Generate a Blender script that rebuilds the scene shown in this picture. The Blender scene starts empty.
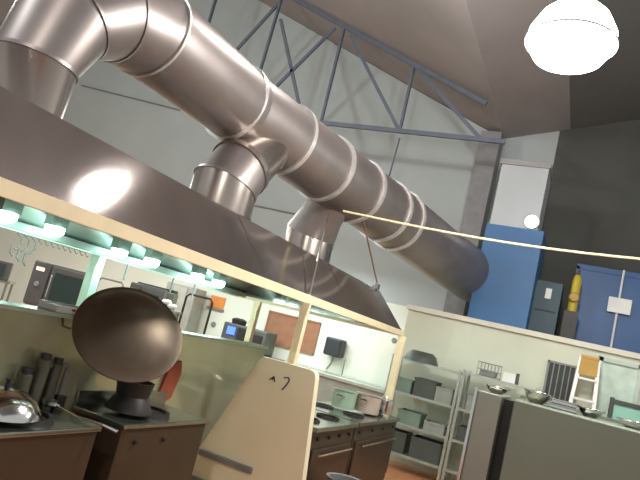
import bpy, bmesh, math, random
from mathutils import Vector, Matrix
random.seed(4)
S = bpy.context.scene
C = S.collection
PI = math.pi
R = math.radians

# ---------------------------------------------------------------- camera
def make_camera():
    yaw, pitch, roll, f = R(25.25), R(8.49), R(14.13), 600.0
    F = Vector((-math.sin(yaw) * math.cos(pitch), math.cos(yaw) * math.cos(pitch), math.sin(pitch)))
    Rt = Vector((math.cos(yaw), math.sin(yaw), 0))
    U = Rt.cross(F)
    r2 = Rt * math.cos(roll) + U * math.sin(roll)
    u2 = -Rt * math.sin(roll) + U * math.cos(roll)
    m = Matrix((r2, u2, -F)).transposed().to_4x4()
    m.translation = Vector((0, 0, 1.7))
    cd = bpy.data.cameras.new('camera'); cam = bpy.data.objects.new('camera', cd)
    C.objects.link(cam); cam.matrix_world = m
    cd.sensor_width = 36; cd.lens = 36 * f / 640; cd.clip_end = 200; cd.clip_start = .05
    S.camera = cam
make_camera()

# ---------------------------------------------------------------- world, lights, exposure
W = bpy.data.worlds.new('world'); S.world = W; W.use_nodes = True
W.node_tree.nodes['Background'].inputs[0].default_value = (.80, .80, .80, 1)
W.node_tree.nodes['Background'].inputs[1].default_value = .62
S.view_settings.view_transform = 'Standard'; S.view_settings.look = 'None'
S.view_settings.gamma = 1; S.view_settings.use_curve_mapping = False
S.view_settings.exposure = 0.0

def lamp(name, kind, loc, power, col=(1, 1, 1), size=.3, rot=(0, 0, 0), size_y=None):
    d = bpy.data.lights.new(name, kind); d.energy = power; d.color = col
    if kind == 'AREA':
        d.size = size
        if size_y: d.shape = 'RECTANGLE'; d.size_y = size_y
    else: d.shadow_soft_size = size
    o = bpy.data.objects.new(name, d); o.location = loc; o.rotation_euler = rot; C.objects.link(o); return o
LAMP = Vector((-.50, 4.8, 4.55))
lamp('light_bay', 'POINT', LAMP + Vector((0, 0, -.46)), 360, (1, .95, .90), .16)
LAMP2 = Vector((-2.85, 6.15, 6.25))
lamp('light_bay_next', 'POINT', LAMP2 + Vector((0, 0, -.22)), 130, (1, .95, .90), .07)
# unseen lights added to fill the hall's walls and roof, behind camera and left
lamp('fill_hall_rear', 'POINT', (-1.0, -1.6, 5.2), 300, (1, .93, .88), .25)
lamp('fill_hall_far_left', 'POINT', (-9.5, 4.5, 6.2), 620, (.88, 1, 1), .3)
lamp('fill_hall_left', 'POINT', (-6.2, -.5, 6.0), 260, (.95, .98, 1), .3)
# kitchen light fittings beyond the hood
lamp('light_kitchen', 'AREA', (-8.0, 9.0, 3.9), 260, (.93, 1, .93), 5, (0, 0, 0), 2.5)
lamp('light_kitchen_left', 'AREA', (-11.5, 6.5, 3.6), 250, (.98, 1, .92), 3, (0, 0, 0), 2.5)
lamp('light_kitchen_right', 'AREA', (-5.2, 11.0, 3.3), 80, (.9, 1, 1), 1.5, (0, 0, 0), 1.5)
lamp('light_aisle', 'AREA', (.8, 7.6, 4.2), 60, (.95, 1, .95), 2.0, (0, 0, 0), 1.2)

# ---------------------------------------------------------------- materials
MAT = {}
def mat(name, col, metal=0., rough=.5, var=.12, scale=6., bump=0., emit=None, es=1., stretch=None):
    if name in MAT: return MAT[name]
    m = bpy.data.materials.new(name); m.use_nodes = True
    nt = m.node_tree; b = nt.nodes['Principled BSDF']
    b.inputs['Metallic'].default_value = metal; b.inputs['Roughness'].default_value = rough
    tc = nt.nodes.new('ShaderNodeTexCoord'); mp = nt.nodes.new('ShaderNodeMapping')
    if stretch: mp.inputs['Scale'].default_value = stretch
    nz = nt.nodes.new('ShaderNodeTexNoise'); nz.inputs['Scale'].default_value = scale; nz.inputs['Detail'].default_value = 4
    nt.links.new(tc.outputs['Object'], mp.inputs[0]); nt.links.new(mp.outputs[0], nz.inputs['Vector'])
    rp = nt.nodes.new('ShaderNodeValToRGB')
    a = [max(0, c * (1 - var)) for c in col]; z = [min(1, c * (1 + var)) for c in col]
    rp.color_ramp.elements[0].position = .3; rp.color_ramp.elements[1].position = .7
    rp.color_ramp.elements[0].color = (*a, 1); rp.color_ramp.elements[1].color = (*z, 1)
    nt.links.new(nz.outputs['Fac'], rp.inputs[0]); nt.links.new(rp.outputs[0], b.inputs['Base Color'])
    if bump:
        bp = nt.nodes.new('ShaderNodeBump'); bp.inputs['Strength'].default_value = bump
        nt.links.new(nz.outputs['Fac'], bp.inputs['Height']); nt.links.new(bp.outputs[0], b.inputs['Normal'])
    if emit:
        b.inputs['Emission Color'].default_value = (*emit, 1); b.inputs['Emission Strength'].default_value = es
    MAT[name] = m; return m

def tiles(name, c1, c2, mortar, size, rough=.35):
    m = bpy.data.materials.new(name); m.use_nodes = True
    nt = m.node_tree; b = nt.nodes['Principled BSDF']; b.inputs['Roughness'].default_value = rough
    tc = nt.nodes.new('ShaderNodeTexCoord'); br = nt.nodes.new('ShaderNodeTexBrick')
    br.offset = 0; br.inputs['Scale'].default_value = 1; br.inputs['Brick Width'].default_value = size
    br.inputs['Row Height'].default_value = size; br.inputs['Mortar Size'].default_value = .006
    br.inputs['Color1'].default_value = (*c1, 1); br.inputs['Color2'].default_value = (*c2, 1); br.inputs['Mortar'].default_value = (*mortar, 1)
    nt.links.new(tc.outputs['Object'], br.inputs['Vector']); nt.links.new(br.outputs['Color'], b.inputs['Base Color'])
    return m

def wall_paint_lit(name, low, high, split):     # two tones; kitchen light is put into the paler lower one
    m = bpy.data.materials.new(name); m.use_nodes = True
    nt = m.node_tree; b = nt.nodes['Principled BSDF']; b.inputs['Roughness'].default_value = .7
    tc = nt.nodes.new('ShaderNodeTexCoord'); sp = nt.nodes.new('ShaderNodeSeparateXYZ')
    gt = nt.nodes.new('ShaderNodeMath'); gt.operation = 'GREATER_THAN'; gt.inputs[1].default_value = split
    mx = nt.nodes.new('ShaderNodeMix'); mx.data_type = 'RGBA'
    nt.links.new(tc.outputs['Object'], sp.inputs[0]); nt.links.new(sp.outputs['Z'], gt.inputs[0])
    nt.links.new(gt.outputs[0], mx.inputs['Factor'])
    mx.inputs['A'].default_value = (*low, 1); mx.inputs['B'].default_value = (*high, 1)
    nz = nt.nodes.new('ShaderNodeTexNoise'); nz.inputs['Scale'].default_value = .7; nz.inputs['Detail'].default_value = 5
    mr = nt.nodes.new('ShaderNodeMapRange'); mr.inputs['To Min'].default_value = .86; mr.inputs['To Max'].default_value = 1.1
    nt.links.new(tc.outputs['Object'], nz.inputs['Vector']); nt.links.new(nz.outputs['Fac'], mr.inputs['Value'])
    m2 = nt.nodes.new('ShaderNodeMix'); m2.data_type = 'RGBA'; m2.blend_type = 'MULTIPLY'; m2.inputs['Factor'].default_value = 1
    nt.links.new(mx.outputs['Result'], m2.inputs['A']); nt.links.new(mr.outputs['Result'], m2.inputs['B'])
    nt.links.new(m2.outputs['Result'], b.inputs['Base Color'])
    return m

M_FLOOR = tiles('terracotta_tiles', (.50, .20, .08), (.42, .16, .07), (.20, .12, .08), .3)
M_WALL = wall_paint_lit('hall_wall_paint_lit', (.76, .79, .68), (.45, .50, .49), 2.75)
M_ROOF = mat('roof_sheet', (.30, .285, .28), 0, .7, .10, .6, stretch=(1, 1, 1))
M_SHADEROOF = mat('shaded_cladding', (.085, .088, .078), 0, .8, .15, .8)  # shade of the right-hand bay put into the colour
M_PART = mat('partition_paint', (.56, .59, .46), 0, .55, .06, 1.2)
M_PCAP = mat('partition_cap_paint', (.60, .58, .48), 0, .5, .06, 2)
M_STEEL = mat('hood_steel', (.29, .25, .23), .88, .10, .07, 1.5, .012, stretch=(.4, 3, .4))
M_GALV = mat('galvanised_steel', (.29, .255, .24), .75, .42, .10, 3, .03)
M_GALV2 = mat('galvanised_riser_steel', (.40, .35, .31), .9, .24, .10, 3, .03)
M_RING = mat('ring_steel', (.66, .63, .60), .6, .35, .1, 9)
M_CREAM = mat('cream_paint', (.92, .80, .52), 0, .5, .06, 5)
M_CREAM2 = mat('wing_panel_paint', (.92, .86, .60), 0, .38, .04, 2)
M_GREENW = mat('green_white_paint', (.55, .75, .58), 0, .45, .07, 5)
M_PONY = mat('splashback_steel', (.62, .62, .42), .6, .17, .08, 2, .02)
M_INNER = mat('hood_lining', (.20, .24, .20), .3, .4, .15, 2)
M_RANGE = mat('range_front_steel', (.08, .06, .038), .5, .4, .12, 3)
M_TOP = mat('worktop_steel', (.33, .36, .31), .9, .20, .14, 5, .04)
M_DARK = mat('dark_iron', (.035, .033, .03), .4, .5, .2, 8)
M_WOK = mat('seasoned_iron', (.15, .115, .08), .6, .48, .22, 4, .05)
M_BRIGHT = mat('polished_steel', (.75, .75, .72), 1, .16, .05, 6)
M_RACK = mat('rack_steel', (.45, .50, .44), .6, .35, .1, 6)
M_FRIDGE = mat('fridge_steel', (.23, .26, .20), .55, .42, .07, 1.4)
M_FRIDGE2 = mat('pale_fridge_steel', (.33, .345, .29), .55, .40, .07, 1.4)
M_BLUE = mat('blue_paint', (.02, .085, .24), 0, .45, .12, 2)
M_BLUEP = mat('pier_blue_paint', (.035, .13, .29), 0, .5, .12, 1.2)
M_WHITEP = mat('pier_white_paint', (.44, .47, .48), 0, .5, .08, 1)
M_TRUSS = mat('truss_paint', (.13, .15, .19), .2, .5, .1, 5)
M_WHITE = mat('white_paint', (.75, .75, .70), 0, .4, .05, 5)
M_ORANGE = mat('orange_poster', (.75, .26, .06), 0, .5, .1, 7)
M_BROWN = mat('brown_board', (.30, .14, .075), 0, .6, .12, 6)
M_BLACKP = mat('black_plastic', (.03, .035, .04), 0, .4, .1, 8)
M_GREYP = mat('grey_plastic', (.22, .22, .21), 0, .5, .1, 6)
M_YELLOW = mat('yellow_paint', (.50, .38, .02), 0, .45, .1, 6)
M_TEAL = mat('teal_paint', (.02, .06, .08), 0, .5, .1, 6)
M_AMBER = mat('amber_plastic', (.45, .27, .05), 0, .5, .1, 6)
M_REDC = mat('red_cloth', (.34, .08, .04), 0, .8, .15, 9)
M_ROPE = mat('yellow_rope', (.70, .62, .38), 0, .7, .2, 30)
M_GLASS = mat('oven_glass', (.02, .035, .03), 0, .08, .1, 4)
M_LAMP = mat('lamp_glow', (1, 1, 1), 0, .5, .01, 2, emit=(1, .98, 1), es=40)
M_TUBE = mat('hood_lamp_glow', (1, 1, 1), 0, .5, .01, 2, emit=(.62, 1, .96), es=16)
M_GLINT = mat('pier_glint_glow', (1, 1, 1), 0, .5, .01, 2, emit=(1, 1, .95), es=7)  # glow for the reflected hot spot on the pier
M_SCREEN = mat('blue_screen_glow', (.1, .2, .9), 0, .3, .01, 2, emit=(.06, .14, 1), es=1.6)
M_REDL = mat('indicator_glow', (1, .3, .1), 0, .3, .01, 2, emit=(1, .42, .25), es=4)
M_INK = mat('marker_ink', (.07, .06, .09), 0, .6, .05, 9)

# ---------------------------------------------------------------- mesh builder
class MB:
    def __init__(s): s.b = bmesh.new()
    def box(s, x0, x1, y0, y1, z0, z1, bev=0.):
        g = bmesh.ops.create_cube(s.b, size=1)['verts']
        for v in g:
            v.co = Vector(((x0 + x1) / 2 + v.co.x * (x1 - x0), (y0 + y1) / 2 + v.co.y * (y1 - y0), (z0 + z1) / 2 + v.co.z * (z1 - z0)))
        if bev:
            es = list({e for v in g for e in v.link_edges})
            bmesh.ops.bevel(s.b, geom=es, offset=bev, segments=2, affect='EDGES', profile=.5)
        return s
    def obox(s, c, sx, sy, sz, rz=0., tilt=None, bev=0.):
        n0 = len(s.b.verts); s.box(-sx / 2, sx / 2, -sy / 2, sy / 2, -sz / 2, sz / 2, bev)
        s.b.verts.ensure_lookup_table()
        m = Matrix.Translation(Vector(c)) @ Matrix.Rotation(rz, 4, 'Z')
        if tilt: m = m @ Matrix.Rotation(tilt[0], 4, 'X') @ Matrix.Rotation(tilt[1], 4, 'Y')
        for v in s.b.verts[n0:]: v.co = m @ v.co
        return s
    def ring_tube(s, pts, rads, n=20, cap=True):       # tube along a path with a radius at each point
        pts = [Vector(p) for p in pts]
        if not hasattr(rads, '__len__'): rads = [rads] * len(pts)
        prev = None; N = None
        for i, p in enumerate(pts):
            a = pts[max(0, i - 1)]; c = pts[min(len(pts) - 1, i + 1)]
            t = (c - a).normalized()
            if N is None:
                N = t.orthogonal().normalized()
            else:
                N = (N - t * N.dot(t)).normalized()
            B = t.cross(N)
            ring = [s.b.verts.new(p + (N * math.cos(2 * PI * k / n) + B * math.sin(2 * PI * k / n)) * rads[i]) for k in range(n)]
            if prev:
                for k in range(n): s.b.faces.new((prev[k], prev[(k + 1) % n], ring[(k + 1) % n], ring[k]))
            elif cap: s.b.faces.new(ring[::-1])
            prev = ring
        if cap: s.b.faces.new(prev)
        return s
    def lathe(s, prof, c=(0, 0, 0), axis=None, n=28):   # profile of (radius, height) points turned about an axis
        q = Vector((0, 0, 1)).rotation_difference(Vector(axis).normalized()) if axis is not None else None
        prev = None
        for r, z in prof:
            if r < 1e-5:
                p = Vector((0, 0, z)); p = (q @ p if q else p) + Vector(c); ring = [s.b.verts.new(p)]
            else:
                ring = []
                for k in range(n):
                    p = Vector((r * math.cos(2 * PI * k / n), r * math.sin(2 * PI * k / n), z))
                    ring.append(s.b.verts.new((q @ p if q else p) + Vector(c)))
            if prev:
                if len(prev) == 1 and len(ring) > 1:
                    for k in range(n): s.b.faces.new((prev[0], ring[k], ring[(k + 1) % n]))
                elif len(ring) == 1 and len(prev) > 1:
                    for k in range(n): s.b.faces.new((prev[k], prev[(k + 1) % n], ring[0]))
                elif len(ring) > 1:
                    for k in range(n): s.b.faces.new((prev[k], prev[(k + 1) % n], ring[(k + 1) % n], ring[k]))
            prev = ring
        return s
    def prism(s, poly, d0, d1, plane='xz'):             # polygon pushed along the third axis
        def P(a, b, d): return {'xz': (a, d, b), 'yz': (d, a, b), 'xy': (a, b, d)}[plane]
        A = [s.b.verts.new(P(a, b, d0)) for a, b in poly]; B = [s.b.verts.new(P(a, b, d1)) for a, b in poly]
        n = len(poly); s.b.faces.new(A); s.b.faces.new(B[::-1])
        for k in range(n): s.b.faces.new((A[k], B[k], B[(k + 1) % n], A[(k + 1) % n]))
        return s
    def bar(s, a, b, w, h=None):                        # straight square bar between two points
        a = Vector(a); b = Vector(b); h = h or w; t = (b - a).normalized()
        up = Vector((0, 0, 1)) if abs(t.z) < .95 else Vector((0, 1, 0))
        x = t.cross(up).normalized(); u = x.cross(t)
        c = [(x * i * w / 2 + u * j * h / 2) for i, j in ((-1, -1), (1, -1), (1, 1), (-1, 1))]
        A = [s.b.verts.new(a + k) for k in c]; B = [s.b.verts.new(b + k) for k in c]
        s.b.faces.new(A); s.b.faces.new(B[::-1])
        for k in range(4): s.b.faces.new((A[k], B[k], B[(k + 1) % 4], A[(k + 1) % 4]))
        return s
    def build(s, name, m, parent=None, smooth=False):
        bmesh.ops.recalc_face_normals(s.b, faces=s.b.faces)
        me = bpy.data.meshes.new(name)
        off = Vector((0, 0, 0))
        if parent is None:                              # origin at the base of the thing
            vs = [v.co for v in s.b.verts]
            off = Vector(((min(v.x for v in vs) + max(v.x for v in vs)) / 2, (min(v.y for v in vs) + max(v.y for v in vs)) / 2, min(v.z for v in vs)))
        else: off = Vector(parent['base'])
        for v in s.b.verts: v.co -= off
        s.b.to_mesh(me); s.b.free()
        if smooth:
            for p in me.polygons: p.use_smooth = True
            try: me.set_sharp_from_angle(angle=R(35))
            except Exception: pass
        me.materials.append(m)
        o = bpy.data.objects.new(name, me); C.objects.link(o)
        if parent is None: o.location = off
        else:
            o.parent = parent
        o['base'] = tuple(off)
        return o
def tag(o, label, cat, group=None):
    o['label'] = label; o['category'] = cat
    if group: o['group'] = group
    return o
def thing(name, loc, label, cat, group=None):
    o = bpy.data.objects.new(name, None); C.objects.link(o); o.location = loc; o['base'] = tuple(loc)
    o.empty_display_size = .1
    return tag(o, label, cat, group)
def struct(o): o['kind'] = 'structure'; return o
# children of parts are built in their own coordinates, so a sub-part's mesh is offset by the same base as its part
def copy_tree(o, parent=None, loc=None, rz=None, label=None):
    c = o.copy(); C.objects.link(c)
    if parent: c.parent = parent
    if loc is not None: c.location = loc
    if rz is not None: c.rotation_euler.z = rz
    if label: c['label'] = label
    for ch in [k for k in C.objects if k.parent == o]: copy_tree(ch, c)
    return c

# ================================================================ THE SETTING
struct(MB().box(-21, 6, -3, 14, -.2, 0).build('floor', M_FLOOR)).location.z = -.2
o = bpy.data.objects['floor']
def roofz(x): return 6.75 + .47 * (-2.35 - x)
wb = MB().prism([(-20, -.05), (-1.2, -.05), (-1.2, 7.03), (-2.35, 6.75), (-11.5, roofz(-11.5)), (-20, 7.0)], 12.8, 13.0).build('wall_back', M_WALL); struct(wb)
wr = struct(MB().box(-1.2, 6, 12.8, 13.0, -.05, 9).build('wall_back_right', M_SHADEROOF))
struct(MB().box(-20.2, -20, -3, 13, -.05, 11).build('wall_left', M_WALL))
ce = MB().prism([(-2.3, 6.75), (-11.5, roofz(-11.5)), (-20.2, 7.0), (-20.2, 7.2), (-11.5, roofz(-11.5) + .2), (-2.3, 6.95)], -2.5, 13.0).build('ceiling', M_ROOF); struct(ce)
struct(MB().prism([(-2.3, 6.75), (-1.0, 7.09), (-1.0, 7.29), (-2.3, 6.95)], -2.5, 13.0).build('ceiling_valley', M_ROOF))  # lit roof tone drawn on to where the shaded sheet starts
cr = MB().prism([(-1.0, 7.09), (6, 8.9), (6, 9.1), (-1.0, 7.29)], -2.5, 13.0).build('ceiling_right', mat('roof_sheet_shaded', (.12, .125, .12), 0, .75, .12, .5)); struct(cr)  # same roofing, its shade put into a darker colour
# pier of the end wall: grey return, white head, blue shaft
struct(MB().box(-2.72, -2.30, 12.35, 12.8, 0, 6.72).build('trim_1', mat('pier_grey_paint', (.25, .25, .25), 0, .6)))
struct(MB().box(-1.86, -1.05, 10.65, 11.4, 4.28, 5.5).build('trim_2', M_WHITEP))
struct(MB().box(-1.90, -.93, 10.6, 11.45, 2.46, 4.28).build('trim_3', M_BLUEP))
struct(MB().box(-1.89, -1.02, 10.62, 11.43, 5.42, 5.52).build('trim_4', M_ROOF))
# low partition in front of the storeroom
struct(MB().box(-2.76, 5, 9.95, 10.07, 0, 2.44).build('wall_partition', M_PART))
struct(MB().box(-2.79, 5, 9.90, 10.12, 2.44, 2.52).build('trim_5', M_PCAP))
struct(MB().box(-2.76, 5, 10.12, 12.05, 2.36, 2.46).build('ceiling_storeroom', M_PART))
# barred window in the partition
wn = MB().box(-.44, -.06, 9.925, 9.95, 1.55, 2.12).build('window_1', mat('window_dark_glass', (.05, .06, .05), 0, .2)); struct(wn)
f = MB()
for x in (-.445, -.055): f.box(x - .015, x + .015, 9.90, 9.95, 1.53, 2.14)
f.box(-.46, -.04, 9.90, 9.95, 2.11, 2.14); f.box(-.46, -.04, 9.90, 9.95, 1.53, 1.56)
for k in range(1, 5): x = -.445 + .078 * k; f.box(x - .008, x + .008, 9.905, 9.94, 1.56, 2.11)
fo = f.build('window_frame', M_GREYP, wn)
# pale green door leaf towards the right of the partition
dr = MB().box(.28, .74, 9.91, 9.95, 0, 2.3).build('door_1', mat('pale_green_door', (.50, .62, .52), 0, .45)); struct(dr)
MB().box(.74, .80, 9.88, 9.95, 0, 2.36).box(.22, .28, 9.88, 9.95, 0, 2.36).box(.22, .80, 9.88, 9.95, 2.3, 2.36).build('door_frame', mat('door_frame_green', (.45, .53, .46), 0, .5), dr)

# ================================================================ HOOD
HY0, HY1 = .3, 8.1
XF, XT, XTR, XR = -2.25, -2.72, -4.5, -4.97
ZB, ZT = 1.966, 2.47
hood = thing('extractor_hood', (-3.6, 4.2, ZB), 'long stainless steel canopy hood with sloping sides and a cream lower rim', 'extractor hood')
def slab(poly, y0, y1): return MB().prism(poly, y0, y1)
slab([(XF, ZB), (XT, ZT), (XT - .03, ZT - .01), (XF - .03, ZB)], HY0, HY1).build('front_panel', M_STEEL, hood)
slab([(XR, ZB), (XTR, ZT), (XTR + .03, ZT - .01), (XR + .03, ZB)], HY0, HY1).build('rear_panel', M_INNER, hood)
slab([(XT, ZT), (XTR, ZT), (XTR, ZT - .02), (XT, ZT - .02)], HY0, HY1).build('top_panel', M_STEEL, hood)
for y in (HY0, HY1 - .02): slab([(XF, ZB), (XT, ZT), (XTR, ZT), (XR, ZB)], y, y + .02).build('end_panel', M_STEEL, hood)
MB().box(XF - .03, XF + .012, HY0, HY1 + .02, ZB - .045, ZB + .028).build('front_rim', M_CREAM, hood)
MB().box(XR - .012, XR + .03, HY0, HY1 + .02, ZB - .045, ZB + .028).build('rear_rim', M_GREENW, hood)
MB().box(XR, XF, HY1 - .005, HY1 + .02, ZB - .045, ZB + .028).build('end_rim', M_CREAM, hood)
MB().box(XF - .14, XF - .03, HY0, HY1 - .02, ZB - .03, ZB - .01).box(XF - .15, XF - .13, HY0, HY1 - .02, ZB - .03, ZB + .03).build('grease_gutter', M_INNER, hood)
MB().box(XR + .03, XR + .15, HY0, HY1 - .02, ZB - .03, ZB - .01).box(XR + .14, XR + .16, HY0, HY1 - .02, ZB - .03, ZB + .04).build('grease_gutter', M_INNER, hood)
for y in (4.1, 6.1):        # butt seams of the sloping front
    MB().bar((XF + .001, y, ZB + .03), (XT + .001, y, ZT), .006, .004).build('panel_seam', M_STEEL, hood)
MB().box(XT - .02, XT + .03, 7.9, 7.98, ZT, ZT + .07).box(XT - .07, XT + .03, 7.95, 7.97, ZT, ZT + .05).build('lifting_bracket', M_BRIGHT, hood)
# posts
def post(x, y, m, label, w=.075, z1=ZB - .045):
    t = thing('hood_post', (x, y, 0), label, 'post', 'posts of the hood')
    MB().box(x - w / 2, x + w / 2, y - w / 2, y + w / 2, .01, z1).build('shaft', m, t)
    MB().box(x - w, x + w, y - w, y + w, 0, .012).build('foot_plate', m, t)
    MB().prism([(x - w * .3, z1 - .17), (x + w * .45, z1 - .17), (x + w * .8, z1), (x - w * .3, z1)], y - w * .55, y - w * .5).build('gusset', m, t)
    return t
post(-2.23, 4.78, M_CREAM, 'cream front hood post rising behind the slanted wing panel', .065)
post(-2.23, 8.03, M_CREAM, 'cream corner post at the far right end of the hood', .09)
post(-4.93, 5.02, M_GREENW, 'pale green rear hood post beside the column of ovens', .11)
post(-4.55, 8.045, M_CREAM, 'pale rear hood post beside the machine with the blue screen', .09)
# lamps in the hood
def hood_lamp(y, z, label):
    x = -4.72
    t = thing('hood_lamp', (x, y, z), label, 'lamp', 'lamps inside the hood')
    MB().box(x - .05, x + .05, y - .10, y + .10, z + .05, z + .17).build('housing', M_INNER, t)
    MB().lathe([(0, -.045), (.06, -.035), (.09, 0), (.09, .05), (0, .06)], (x, y, z), n=20).build('diffuser', M_TUBE, t, True)
    lamp('light_hood', 'POINT', (x + .12, y, z - .12), 10, (.65, 1, .95), .08)
hood_lamp(3.62, 2.00, 'leftmost glowing lamp inside the hood, at the edge of the view')
hood_lamp(4.16, 2.01, 'glowing hood lamp just left of the pale green post')
hood_lamp(5.08, 1.99, 'glowing hood lamp just right of the pale green post')
hood_lamp(5.64, 2.00, 'glowing hood lamp above the right side of the big wok')
hood_lamp(6.60, 2.00, 'small glowing hood lamp above the square frame')
hood_lamp(7.12, 2.00, 'small bright lamp under the hood above the orange poster')

# ================================================================ DUCT
# centre line of the run, from the elbow to the pier
A1 = Vector((-3.576, 3.737, 3.724)); A2 = Vector((-3.599, 4.783, 3.75)); A3 = Vector((-3.105, 7.157, 3.649)); A4 = Vector((-2.768, 8.558, 3.577)); A5 = Vector((-2.10, 11.0, 3.36))
duct = thing('exhaust_duct', (-3.6, 4, ZT), 'large galvanised round exhaust duct running diagonally above the hood', 'duct')
def lerp(a, b, t): return a + (b - a) * t
# elbow rising out of the hood: straight riser, three gores, then the run
EB = Vector((-3.57, 2.66, ZT)); ET = Vector((-3.57, 2.58, 2.97)); d3 = (A2 - A1).normalized()
def sections(path, rads, groups, n=40):       # one tube along a path, split where the sheets are joined
    path = [Vector(p) for p in path]; rings = []; N = None
    for i, p in enumerate(path):
        t = (path[min(i + 1, len(path) - 1)] - path[max(i - 1, 0)]).normalized()
        N = t.orthogonal().normalized() if N is None else (N - t * N.dot(t)).normalized()
        B = t.cross(N); rings.append([p + (N * math.cos(2 * PI * k / n) + B * math.sin(2 * PI * k / n)) * rads[i] for k in range(n)])
    for name, a, b, m in groups:
        q = MB(); prev = None
        for i in range(a, b + 1):
            vs = [q.b.verts.new(v) for v in rings[i]]
            if prev:
                for k in range(n): q.b.faces.new((prev[k], prev[(k + 1) % n], vs[(k + 1) % n], vs[k]))
            prev = vs
        q.build(name, m, duct, True)
        if name == 'elbow_gore':
            t = (path[min(a + 1, len(path) - 1)] - path[max(a - 1, 0)]).normalized()
            MB().lathe([(rads[a] - .01, -.012), (rads[a] + .010, -.012), (rads[a] + .010, .012), (rads[a] - .01, .012)], path[a], t, 40).build('gore_seam', M_GALV, duct, True)
el = []
AE = A1 - d3 * .30
for k in range(1, 4):
    t = k / 3; c1 = ET + Vector((0, -.04, .50)); c2 = AE - d3 * .42
    el.append(ET * (1 - t) ** 3 + c1 * 3 * t * (1 - t) ** 2 + c2 * 3 * t * t * (1 - t) + AE * t ** 3)
sections([EB, EB + Vector((0, 0, .2)), ET] + el, [.19, .20, .27, .335, .365, .385],
         [('riser', 0, 2, M_GALV2)] + [('elbow_gore', k, k + 1, M_GALV) for k in range(2, 5)])
MB().lathe([(.185, 0), (.24, 0), (.24, .02), (.19, .03)], EB, n=36).build('riser_collar', M_GALV, duct, True)
def ring(p, t, r, w=.03, e=.028):
    MB().lathe([(r - .02, -w), (r + e, -w), (r + e, w), (r - .02, w)], p, t, 40).build('joint_ring', M_RING, duct, True)
ring(AE, d3, .385, .012, .018)
d45 = (A5 - A4).normalized()
path = [A1, lerp(A1, A2, .5), A2, lerp(A2, A3, .33), lerp(A2, A3, .66), A3, A4, lerp(A4, A5, .5), A5]
rad = [.385, .385, .39, .40, .41, .425, .45, .48, .50]
MB().ring_tube([AE, A2 + (A3 - A2) * .06], [.385, .39], 44, False).build('pipe_section', M_GALV, duct, True)
cuts = [.06, .40, .76, 1.0]
for a, b in zip(cuts[:-1], cuts[1:]):
    MB().ring_tube([lerp(A2, A3, a), lerp(A2, A3, b)], [.39 + .035 * a, .39 + .035 * b], 44, False).build('pipe_section', M_GALV, duct, True)
MB().ring_tube([A3, A4], [.425, .45], 44, False).build('pipe_section', M_GALV, duct, True)
MB().ring_tube([A4, lerp(A4, A5, .5), A5 + Vector((.06, .08, 0))], [.45, .46, .47], 44, False).build('pipe_section', M_GALV, duct, True)
d23 = (A3 - A2).normalized()
for t in (.02, .38, .72): ring(lerp(A2, A3, t), d23, .39 + .035 * t)
for t in (.08, .60, .88): ring(lerp(A3, A4, t), (A4 - A3).normalized(), .425 + .025 * t)
# second riser: upright drum, collar, then an angled branch into the run
B2 = Vector((-3.45, 4.86, ZT)); T2 = lerp(A2, A3, .34)
k1 = B2 + Vector((0, 0, .40)); k2 = B2 + Vector((.02, .14, .64)); k3 = lerp(k2, T2, .8)
sections([B2, B2 + Vector((0, 0, .2)), k1, k2, k3], [.33, .33, .33, .31, .27],
         [('riser', 0, 2, M_GALV2), ('elbow_gore', 2, 3, M_GALV), ('branch_pipe', 3, 4, M_GALV2)], 36)
MB().lathe([(.32, 0), (.36, 0), (.355, .03), (.32, .035)], B2, n=36).build('riser_collar', M_RING, duct, True)
MB().lathe([(.32, .12), (.34, .12), (.34, .14), (.32, .14)], B2, n=36).build('riser_collar', M_GALV2, duct, True)
MB().lathe([(.30, -.03), (.33, -.03), (.33, .03), (.30, .03)], k2, k3 - k1, 36).build('riser_collar', M_GALV2, duct, True)
B3 = Vector((-3.55, 7.2, ZT)); T3 = lerp(A2, A3, .90); k1 = B3 + Vector((0, 0, .48))
sections([B3, B3 + Vector((0, 0, .2)), k1, lerp(k1, T3, .35), T3], [.34, .34, .345, .29, .28],
         [('riser', 0, 2, M_GALV2), ('branch_pipe', 2, 4, M_GALV)], 36)
MB().lathe([(.33, 0), (.38, 0), (.375, .05), (.33, .06)], B3, n=36).build('riser_collar', M_RING, duct, True)

# hanger wire, cable
hw = MB().ring_tube([lerp(A3, A4, .1) + Vector((.2, -.1, -.36)), (XT, 7.94, ZT + .07)], .012, 6).build('hanger_wire', M_BRIGHT)
tag(hw, 'thin steel hanger wire from the duct down to the hood corner', 'wire')
hw = MB().ring_tube([(-3.04, 6.49, 3.1), (XF, 4.84, ZB + .03)], .010, 6).build('hanger_wire', M_BRIGHT)
tag(hw, 'thin steel hanger wire from the duct down to the hood rim above the front post', 'wire')
r0 = Vector((-2.807, 6.375, 3.143)); r1 = Vector((0.349, 6.725, 3.269)); pts = []
for k in range(17):
    t = k / 16 * 1.35; p = lerp(r0, r1, t); p.z -= .10 * math.sin(PI * min(1, t / 1.35)); pts.append(p)
tag(MB().ring_tube(pts, .014, 8).build('rope', M_ROPE), 'pale yellow rope stretched from the duct across to the right', 'rope')

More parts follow.
